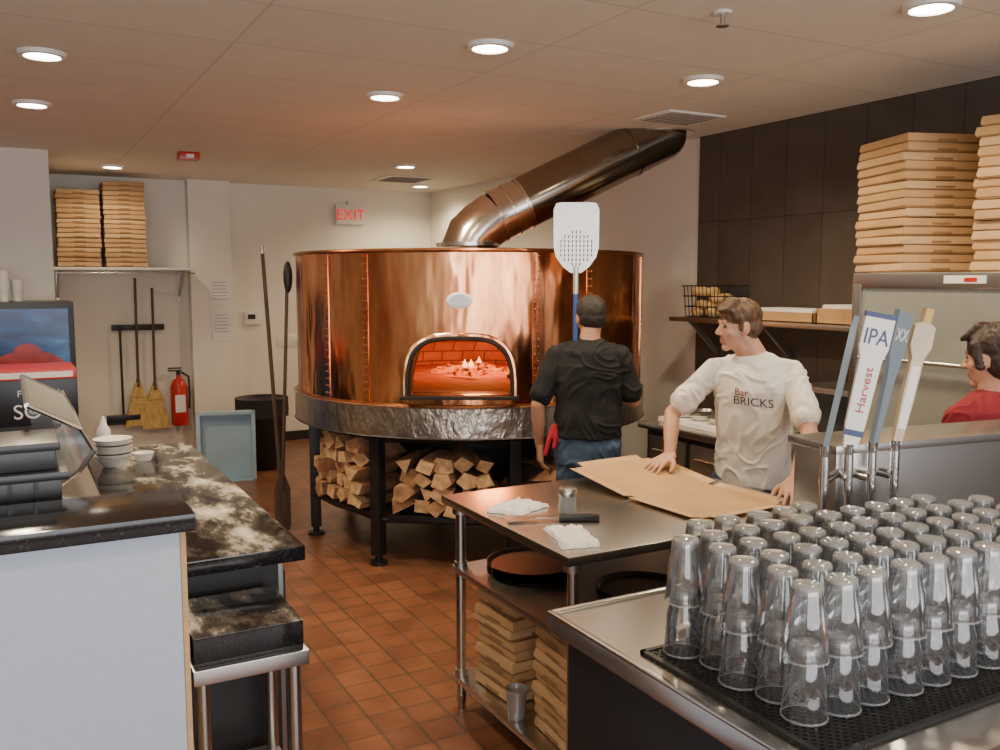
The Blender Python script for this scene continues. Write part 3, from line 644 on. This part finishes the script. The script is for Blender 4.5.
for y in (c0,c1-.05,(c0+c1)/2-.03): gc.box((a-.002,y,.92),(a+.03,y+.05,1.76),mSteel,.004)
gc.box((a+.012,c0+.03,.97),(a+.018,c1-.03,1.75),mFrost)
for z in (1.20,1.46): gc.box((a+.06,c0+.03,z),(b2-.03,c1-.03,z+.012),mSteel2)
gc.cyl((a-.03,c0+.06,1.40),(a-.03,c1-.08,1.40),.011,mSteel)
for y in (c0+.10,c1-.12): gc.cyl((a-.03,y,1.40),(a,y,1.40),.008,mSteel)
gc.box((a-.004,2.42,1.765),(a,2.62,1.80),mPaper); gc.box((a-.006,2.46,1.772),(a-.003,2.52,1.79),mRed)
gc.done()
# ---------------------------------------------------------------- people
VOX=.0045
class Body:
    def __init__(s): s.p=[]; s.labs=[]; s.bm=bmesh.new()
    def li(s,l):
        if l not in s.labs: s.labs.append(l)
        return s.labs.index(l)
    def _m(s,b):
        me=bpy.data.meshes.new('t'); b.to_mesh(me); b.free(); s.bm.from_mesh(me); bpy.data.meshes.remove(me)
    def cap(s,a,b_,r1,r2,l,bias=0):
        a=V(a);b_=V(b_); s.p.append(('c',np.array(a),np.array(b_),r1,r2,s.li(l),bias))
        for q,r in ((a,r1),(b_,r2)):
            b=bmesh.new(); bmesh.ops.create_uvsphere(b,u_segments=18,v_segments=12,radius=r,matrix=Matrix.Translation(q)); s._m(b)
        d=b_-a
        if d.length>1e-4:
            b=bmesh.new(); bmesh.ops.create_cone(b,cap_ends=True,segments=18,radius1=r1,radius2=r2,depth=d.length)
            b.transform(Matrix.Translation((a+b_)/2)@V((0,0,1)).rotation_difference(d.normalized()).to_matrix().to_4x4()); s._m(b)
    def chain(s,pts,rs,l,bias=0):
        for i in range(len(pts)-1): s.cap(pts[i],pts[i+1],rs[i],rs[i+1],l,bias)
    def ell(s,c,r,l,M=Matrix.Identity(4),bias=0):
        X=M@Matrix.Translation(c)@Matrix.Diagonal((r[0],r[1],r[2],1)); s.p.append(('e',np.array(X.inverted()),min(r),s.li(l),bias))
        b=bmesh.new(); bmesh.ops.create_uvsphere(b,u_segments=24,v_segments=16,radius=1,matrix=X); s._m(b)
    def loft(s,rings,l,M,bias=0):
        rg=np.array(rings,float); s.p.append(('l',rg,np.array(M.inverted()),s.li(l),bias))
        b=bmesh.new(); n=32; G=[]
        for z,cx,cy,hd,hw in rings:
            r=[]
            for i in range(n):
                A=2*math.pi*i/n; c_,s_=math.cos(A),math.sin(A); r.append(b.verts.new(M@V((cx+hd*math.copysign(abs(c_)**.85,c_),cy+hw*math.copysign(abs(s_)**.85,s_),z))))
            G.append(r)
        for A,B in zip(G,G[1:]):
            for i in range(n): b.faces.new((A[i],A[(i+1)%n],B[(i+1)%n],B[i]))
        b.faces.new(G[0][::-1]); b.faces.new(G[-1]); s._m(b)
    def label(s,P):
        best=np.full(len(P),1e9); lab=np.zeros(len(P),int)
        for q in s.p:
            if q[0]=='c':
                _,a,b,r1,r2,l,bias=q; d=b-a; L=max(d@d,1e-9); t=np.clip(((P-a)@d)/L,0,1); D=np.linalg.norm(P-a-t[:,None]*d,axis=1)-(r1+(r2-r1)*t)
            elif q[0]=='e':
                _,X,m,l,bias=q; Q=P@X[:3,:3].T+X[:3,3]; D=(np.linalg.norm(Q,axis=1)-1)*m
            else:
                _,rg,X,l,bias=q; Q=P@X[:3,:3].T+X[:3,3]; z=np.clip(Q[:,2],rg[:,0].min(),rg[:,0].max()); o_=np.argsort(rg[:,0]); f=lambda k:np.interp(z,rg[o_,0],rg[o_,k])
                hd,hw_=f(3),f(4); D=(np.sqrt(((Q[:,0]-f(1))/hd)**2+((Q[:,1]-f(2))/hw_)**2)-1)*np.minimum(hd,hw_)+np.abs(Q[:,2]-z)*2
            D=D-bias; k=D<best; best[k]=D[k]; lab[k]=l
        return lab
    def build(s,name,mats,cloth=('shirt','pants')):
        me=bpy.data.meshes.new(name); s.bm.to_mesh(me); s.bm.free(); ob=bpy.data.objects.new(name,me); S.collection.objects.link(ob)
        r=ob.modifiers.new('r','REMESH'); r.mode='VOXEL'; r.voxel_size=VOX
        k=ob.modifiers.new('s','SMOOTH'); k.iterations=3; k.factor=.5
        dg=bpy.context.evaluated_depsgraph_get(); nm=bpy.data.meshes.new_from_object(ob.evaluated_get(dg)); bpy.data.objects.remove(ob)
        n=len(nm.vertices); co=np.empty(n*3); nm.vertices.foreach_get('co',co); co=co.reshape(-1,3); no=np.empty(n*3); nm.vertex_normals.foreach_get('vector',no); no=no.reshape(-1,3)
        vl=s.label(co); orig=co.copy()
        for c in cloth:
            if c not in s.labs: continue
            ci=s.labs.index(c)
            for i in np.where(vl==ci)[0]:
                q=V(co[i])
                wv=noise.noise(V((q.x*5,q.y*5,q.z*5)))*1.4
                rg=1-abs(noise.noise(V((q.x*11+wv,q.y*11,q.z*9+wv*2))))*2.2
                w_=noise.noise(V((q.x*8,q.y*8,q.z*12)))*.008+max(0,rg-.35)*.013-.002
                co[i]+=no[i]*w_
        if 'hair' in s.labs:
            ci=s.labs.index('hair')
            for i in np.where(vl==ci)[0]:
                q=V(co[i]); co[i]+=no[i]*(noise.noise(V((q.x*70,q.y*70,q.z*35)))*.0035+noise.noise(V((q.x*30,q.y*30,q.z*20)))*.003)
        nm.vertices.foreach_set('co',co.ravel()); nm.update()
        for l in s.labs: nm.materials.append(mats[l])
        m=len(nm.polygons)
        ls=np.empty(m,np.int32); nm.polygons.foreach_get('loop_start',ls); lv=np.empty(len(nm.loops),np.int32); nm.loops.foreach_get('vertex_index',lv)
        pc_=(orig[lv[ls]]+orig[lv[ls+1]]+orig[lv[ls+2]])/3
        fl_=s.label(pc_)
        nm.polygons.foreach_set('material_index',fl_.astype(np.int32)); nm.polygons.foreach_set('use_smooth',np.ones(m,bool)); nm.update()
        nm.name=name; o2=bpy.data.objects.new(name,nm); S.collection.objects.link(o2); return o2
def hand(B,w,d,n,thumb,curl=.35,l='skin',spread=.20):
    w=V(w); d=V(d).normalized(); n=V(n); n=(n-d*n.dot(d)).normalized(); s=d.cross(n)*thumb
    lens=[.070,.078,.073,.058]
    for i in range(4):
        off=(1.5-i); base=w+d*(.088-.004*abs(off-.5))+s*off*.0225
        B.cap(w+s*off*.012,base,.017,.0125,l)
        dd=(d+s*off*spread*.5).normalized(); q=base; r=.0093
        for k,fr in enumerate((.42,.33,.25)):
            a=curl*(k+1)*.75; v=dd*math.cos(a)+n*math.sin(a); q2=q+v*lens[i]*fr*1.1; B.cap(q,q2,r,r-.0009,l); q=q2; r-=.0009
    tb_=w+d*.022+s*.022; t1=tb_+(d*.55+s*.75+n*.25).normalized()*.042; t2=t1+(d*.85+s*.4+n*.3).normalized()*.030; t3=t2+(d*.95+s*.15+n*.3).normalized()*.024
    B.chain([tb_,t1,t2,t3],[.017,.0125,.0105,.009],l)
def head(B,c,yaw,neck,hairstyle,pitch=0,scale=1):
    M=Matrix.Translation(c)@RZ(yaw)@Matrix.Rotation(pitch,4,'Y')@Matrix.Scale(scale,4)
    e=lambda cc,r,l,b=0:B.ell(cc,r,l,M,b)
    def cp(a,b_,r1,r2,l,bias=0): B.cap(M@V(a),M@V(b_),r1*scale,r2*scale,l,bias)
    e((-.012,0,.028),(.094,.073,.086),'skin'); e((.024,0,-.018),(.066,.058,.088),'skin'); e((.030,0,-.066),(.050,.045,.044),'skin'); e((.064,0,-.098),(.021,.022,.017),'skin')
    cp((.086,0,.008),(.106,0,-.026),.007,.0105,'skin'); e((.096,.010,-.033),(.011,.008,.008),'skin'); e((.096,-.010,-.033),(.011,.008,.008),'skin')
    cp((.079,-.028,.022),(.079,.028,.022),.010,.010,'skin')
    cp((.081,-.018,-.060),(.081,.018,-.060),.0070,.0070,'lips',.0005); cp((.079,-.015,-.072),(.079,.015,-.072),.008,.008,'lips',.0005)
    for sy in (-1,1):
        e((.080,sy*.029,.002),(.006,.010,.0045),'eye',.0010); cp((.086,sy*.018,.024),(.081,sy*.036,.026),.0030,.0024,'hair',.0008)
        e((-.004,sy*.075,-.008),(.020,.009,.031),'skin',.001); e((.002,sy*.068,-.03),(.012,.010,.014),'skin')
        e((.048,sy*.036,-.030),(.026,.022,.026),'skin')
    B.cap(M@V((-.022,0,-.05)),neck,.052*scale,.056,'skin')
    B.cap(M@V((.012,0,-.07)),V(neck)+ (M.to_3x3()@V((.01,0,0))),.043*scale,.047,'skin')
    if hairstyle=='tousled':
        e((-.014,0,.052),(.100,.081,.078),'hair',.003); e((-.050,0,.0),(.062,.075,.068),'hair',.003); 
        rr=random.Random(5)
        for i in range(34):
            A=rr.uniform(-3.1,3.1); k=rr.uniform(.2,1); e((-.010+.085*math.cos(A)*k,.064*math.sin(A)*k,.120-.05*k*k),(.022,.016,.014),'hair',.003)
        for y in (-.050,-.03,-.008,.014,.036,.052): cp((.03,y*.7,.115),(.086-abs(y)*.25,y,.074+.1*abs(y)),.020,.011,'hair',.003)
        for sy in (-1,1): cp((.02,sy*.073,.04),(.018,sy*.071,-.012),.014,.007,'hair',.003); cp((.05,sy*.055,.07),(.03,sy*.066,.03),.016,.010,'hair',.003)
    elif hairstyle=='short':
        e((-.018,0,.036),(.098,.081,.088),'hair',.002); e((-.046,0,-.004),(.062,.073,.062),'hair',.002)
    else:
        e((-.018,0,.045),(.104,.086,.088),'hair',.002); e((-.050,0,-.01),(.068,.082,.088),'hair',.002)
        for sy in (-1,1): cp((.03,sy*.072,.05),(.01,sy*.078,-.03),.022,.016,'hair',.002)
        for y in (-.04,-.01,.02,.05): cp((.03,y*.7,.115),(.082,y,.075),.02,.012,'hair',.002)
def arm(B,sh_,el_,wr_,sleeve=.62,sl='shirt',skin='skin',k=1.0):
    sh_=V(sh_);el_=V(el_);wr_=V(wr_)
    mid=sh_.lerp(el_,sleeve)
    B.chain([sh_,el_,el_.lerp(wr_,.35),wr_],[.046*k,.036*k,.037*k,.0245*k],skin)
    B.chain([sh_,sh_.lerp(el_,sleeve*.5)],[.056*k,.057*k],sl,.001)
    B.cap(sh_.lerp(el_,sleeve*.5),mid,.057*k,.060*k,sl,.001)
def legs(B,W,hipz,kneez,l='pants',stance=.11,fwd=0,shoe='shoe'):
    for sy in (-1,1):
        h=W@V((0,sy*.085,hipz)); k=W@V((.02+fwd,sy*(stance-.01),kneez)); a=W@V((0,sy*stance,.09)); B.chain([h,h.lerp(k,.5),k,k.lerp(a,.35),a+up*.03],[.098,.082,.064,.066,.052],l)
        B.cap(W@V((-.03,sy*stance,.045)),W@V((.15,sy*(stance+.02),.035)),.045,.034,shoe); B.cap(a,a-up*.03,.05,.05,shoe)
def mskin(n,c): 
    m=mat(n,c,.5,var=.10,scale=22,bmp=.08,bscale=150); m.node_tree.nodes['Principled BSDF'].inputs['Subsurface Weight'].default_value=.08; m.node_tree.nodes['Principled BSDF'].inputs['Subsurface Radius'].default_value=(.02,.008,.004); return m
sk1=mskin('skin_fair',(.52,.275,.18)); sk2=mskin('skin_tan',(.43,.22,.14)); lips=mat('lips',(.40,.165,.13),.45); eye=mat('eyes',(.06,.045,.04),.2)
hair1=mat('brown_hair',(.085,.042,.020),.55,var=.5,scale=60,st=(1,1,.4),bmp=.6,bscale=120); hair2=mat('dark_short_hair',(.018,.013,.011),.7,var=.3,scale=60,bmp=.5,bscale=150); hair3=mat('dark_hair',(.03,.016,.011),.5,var=.4,scale=50,bmp=.6,bscale=110)
shW=mat('white_tshirt_cotton',(.75,.72,.65),.9,bmp=.2,bscale=18,bdist=.01); shB=mat('black_tshirt_cotton',(.007,.007,.008),.9,bmp=.3,bscale=18,bdist=.01); shR=mat('red_shirt_cotton',(.22,.010,.018),.85,bmp=.3,bscale=18,bdist=.01)
jean=mat('blue_denim',(.050,.090,.165),.85,var=.25,scale=20,bmp=.3,bscale=150); pantK=mat('khaki_trousers',(.20,.16,.11),.85); shoe=mat('black_shoes',(.012,.012,.012),.5); apr=mat('red_apron_tie',(.42,.012,.03),.8)
B=Body(); f1=rad(218); W=Matrix.Translation((3.01,3.05,0))@RZ(f1)
B.loft([(.84,0,0,.122,.172),(.95,.005,0,.120,.166),(1.05,.015,0,.114,.160),(1.18,.035,0,.118,.168),(1.28,.05,0,.122,.176),(1.36,.055,0,.108,.172),(1.42,.055,0,.080,.135),(1.45,.05,0,.062,.080)],'shirt',W)
B.loft([(.78,0,0,.10,.160),(.90,0,0,.105,.158)],'pants',W)
legs(B,W,.84,.47)
nk=W@V((.06,0,1.44)); shL=W@V((.055,.172,1.368)); shR_=W@V((.055,-.172,1.368))
B.cap(nk-up*.03,shL,.050,.054,'shirt'); B.cap(nk-up*.03,shR_,.050,.054,'shirt')
wL=V((2.775,2.575,.968)); eL=V((2.99,2.70,1.125)); arm(B,shL,eL,wL,.72)
wR=V((2.60,3.15,.988)); eR=V((2.70,3.26,1.16)); arm(B,shR_,eR,wR,.72)
hand(B,wL,(-.70,-.45,-.34),(-.1,0,-1),-1,.18)
hand(B,wR,(-.85,-.20,-.22),(0,0,-1),1,.20)
head(B,V((2.885,3.035,1.575)),rad(160),nk,'tousled',.05,.96)
ym=B.build('man_in_white_tshirt',dict(shirt=shW,skin=sk1,pants=jean,shoe=shoe,hair=hair1,lips=lips,eye=eye))
def chest_print(ob,W,txt,size,y,z,m,name,rz=0,sx=1):
    cu=bpy.data.curves.new('t','FONT'); cu.body=txt; cu.size=size; cu.align_x='CENTER'; t_=bpy.data.objects.new('t',cu); S.collection.objects.link(t_)
    dg=bpy.context.evaluated_depsgraph_get(); me=bpy.data.meshes.new_from_object(t_.evaluated_get(dg)); bpy.data.objects.remove(t_)
    b=bmesh.new(); b.from_mesh(me); bmesh.ops.triangulate(b,faces=b.faces[:]); bmesh.ops.subdivide_edges(b,edges=[e for e in b.edges if e.calc_length()>.008],cuts=3)
    src=bmesh.new(); src.from_mesh(ob.data); tree=BVHTree.FromBMesh(src); src.free()
    f=(W.to_3x3()@V((1,0,0)))
    for v in b.verts:
        p_=W@V((.5,y+v.co.x*sx,z+v.co.y+rz*v.co.x)); h=tree.ray_cast(p_,-f)
        v.co=(h[0]+f*.003) if h[0] else p_-f*.35
    b.to_mesh(me); b.free(); me.materials.append(m); o2=bpy.data.objects.new(name,me); S.collection.objects.link(o2); o2.parent=ob; return o2
prK=mat('shirt_print_dark',(.07,.035,.05),.8); prR=mat('shirt_print_maroon',(.28,.04,.045),.8)
chest_print(ym,W,'BRICKS',.054,.015,1.222,prK,'shirt_lettering',-.08)
chest_print(ym,W,'Bar',.046,-.035,1.268,prR,'shirt_logo',-.08)
# --- man in black at the oven
B=Body(); f2=rad(52); W=Matrix.Translation((2.77,4.05,0))@RZ(f2)
B.loft([(.93,0,0,.138,.182),(1.0,.01,0,.145,.186),(1.10,.015,0,.140,.180),(1.22,.01,0,.130,.186),(1.32,0,0,.122,.188),(1.40,-.005,0,.095,.158),(1.455,0,0,.062,.085)],'shirt',W)
B.loft([(.78,0,0,.125,.175),(.88,0,0,.130,.180),(.95,0,0,.125,.176)],'pants',W)
legs(B,W,.84,.47)
nk=W@V((.0,0,1.45)); sL=W@V((0,.170,1.37)); sR=W@V((0,-.170,1.37))
B.cap(nk-up*.03,sL,.055,.060,'shirt'); B.cap(nk-up*.03,sR,.055,.060,'shirt')
wl=W@V((.03,.270,.86)); el=W@V((-.04,.275,1.10)); arm(B,sL,el,wl,.78,k=1.06)
hand(B,wl,(.05,.02,-1),W.to_3x3()@V((.35,-1,0)),-1,.5)
PX=V((2.885,4.36,0)); wr=PX+V((.035,-.075,1.16)); er=W@V((.03,-.245,1.12)); arm(B,sR,er,wr,.78,k=1.06)
hand(B,wr,(-.25,.9,.05),(-.9,-.3,0),1,1.05)
head(B,V((2.80,4.085,1.575)),rad(75),nk,'short',.12)
a_=W@V((-.06,.185,.985)); B.chain([a_,a_+V((-.03,.0,-.07)),a_+V((-.045,.01,-.15))],[.014,.013,.012],'apron',.002); B.chain([a_,a_+V((-.0,-.02,-.07)),a_+V((-.01,-.02,-.11))],[.013,.012,.012],'apron',.002)
B.cap(a_,W@V((.10,.165,.985)),.009,.009,'apron',.002)
B.build('man_in_black_tshirt',dict(shirt=shB,skin=sk2,pants=jean,shoe=shoe,hair=hair2,lips=lips,eye=eye,apron=apr))
pl=O('perforated_pizza_peel'); mAl=mat('brushed_aluminium',(.68,.68,.68),.42,.85); mHole=mat('peel_perforation_shadow',(.05,.05,.05),.8)
pl.cyl(PX,PX+up*1.78,.014,mBluePole); pl.cyl(PX+up*1.70,PX+up*1.86,.016,mAl)
Mp=frame(PX+V((0,0,1.82)),(.877,-.48,0),(.48,.877,0),(0,0,1))
hwid=.13; outline=[(-.03,0),(.03,0),(.075,.035),(.115,.09),(hwid,.15),(hwid,.36),(.115,.395),(.085,.400),(-.085,.400),(-.115,.395),(-hwid,.36),(-hwid,.15),(-.115,.09),(-.075,.035)]
pl.prism([(x,-.002,z) for x,z in outline],(0,.004,0),mAl,M=Mp)
for i in range(-4,5):
    for j in range(8):
        x=i*.022; z=.05+j*.026
        if (x/.10)**2+((z-.14)/.10)**2<1:
            for sy in (-.0028,.0022): pl.box((x-.0035,sy,z-.009),(x+.0035,sy+.0006,z+.009),mHole,M=Mp)
pl.done()
# --- person in red at far right (turned away towards the kitchen)
B=Body(); W=Matrix.Translation((3.41,2.16,0))@RZ(rad(85))
B.loft([(.80,0,0,.12,.175),(.95,.005,0,.12,.17),(1.08,.01,0,.12,.175),(1.20,.01,0,.125,.185),(1.27,.0,0,.11,.175),(1.31,0,0,.085,.13),(1.34,0,0,.06,.08)],'shirt',W)
B.loft([(.70,0,0,.11,.165),(.84,0,0,.11,.165)],'pants',W); legs(B,W,.77,.43)
nk=W@V((.0,0,1.33)); sL=W@V((0,.18,1.25)); sR=W@V((0,-.18,1.25)); B.cap(nk-up*.02,sL,.050,.056,'shirt'); B.cap(nk-up*.02,sR,.050,.056,'shirt')
w1=W@V((.22,.14,.98)); arm(B,sL,W@V((.02,.23,.99)),w1,.7); w2=W@V((.22,-.14,.98)); arm(B,sR,W@V((.02,-.23,.99)),w2,.7)
hand(B,w1,W.to_3x3()@V((1,-.3,-.1)),(0,0,-1),1,.5); hand(B,w2,W.to_3x3()@V((1,.3,-.1)),(0,0,-1),-1,.5)
head(B,V((3.42,2.18,1.475)),rad(100),nk,'full',.08,1.06)
B.build('person_in_red_shirt',dict(shirt=shR,skin=sk1,pants=pantK,shoe=shoe,hair=hair3,lips=lips,eye=eye))
# ---------------------------------------------------------------- world + camera
wd=bpy.data.worlds.new('daylight_world'); S.world=wd; wd.use_nodes=True; wd.node_tree.nodes['Background'].inputs[0].default_value=(.94,.96,1,1); wd.node_tree.nodes['Background'].inputs[1].default_value=1.4
cam=bpy.data.cameras.new('camera'); cam.sensor_width=36; cam.lens=32.4; cam.clip_start=.05
co_=bpy.data.objects.new('camera',cam); co_.location=(0,0,1.78); co_.rotation_euler=(rad(90-6.03),0,rad(-28.7)); S.collection.objects.link(co_); S.camera=co_
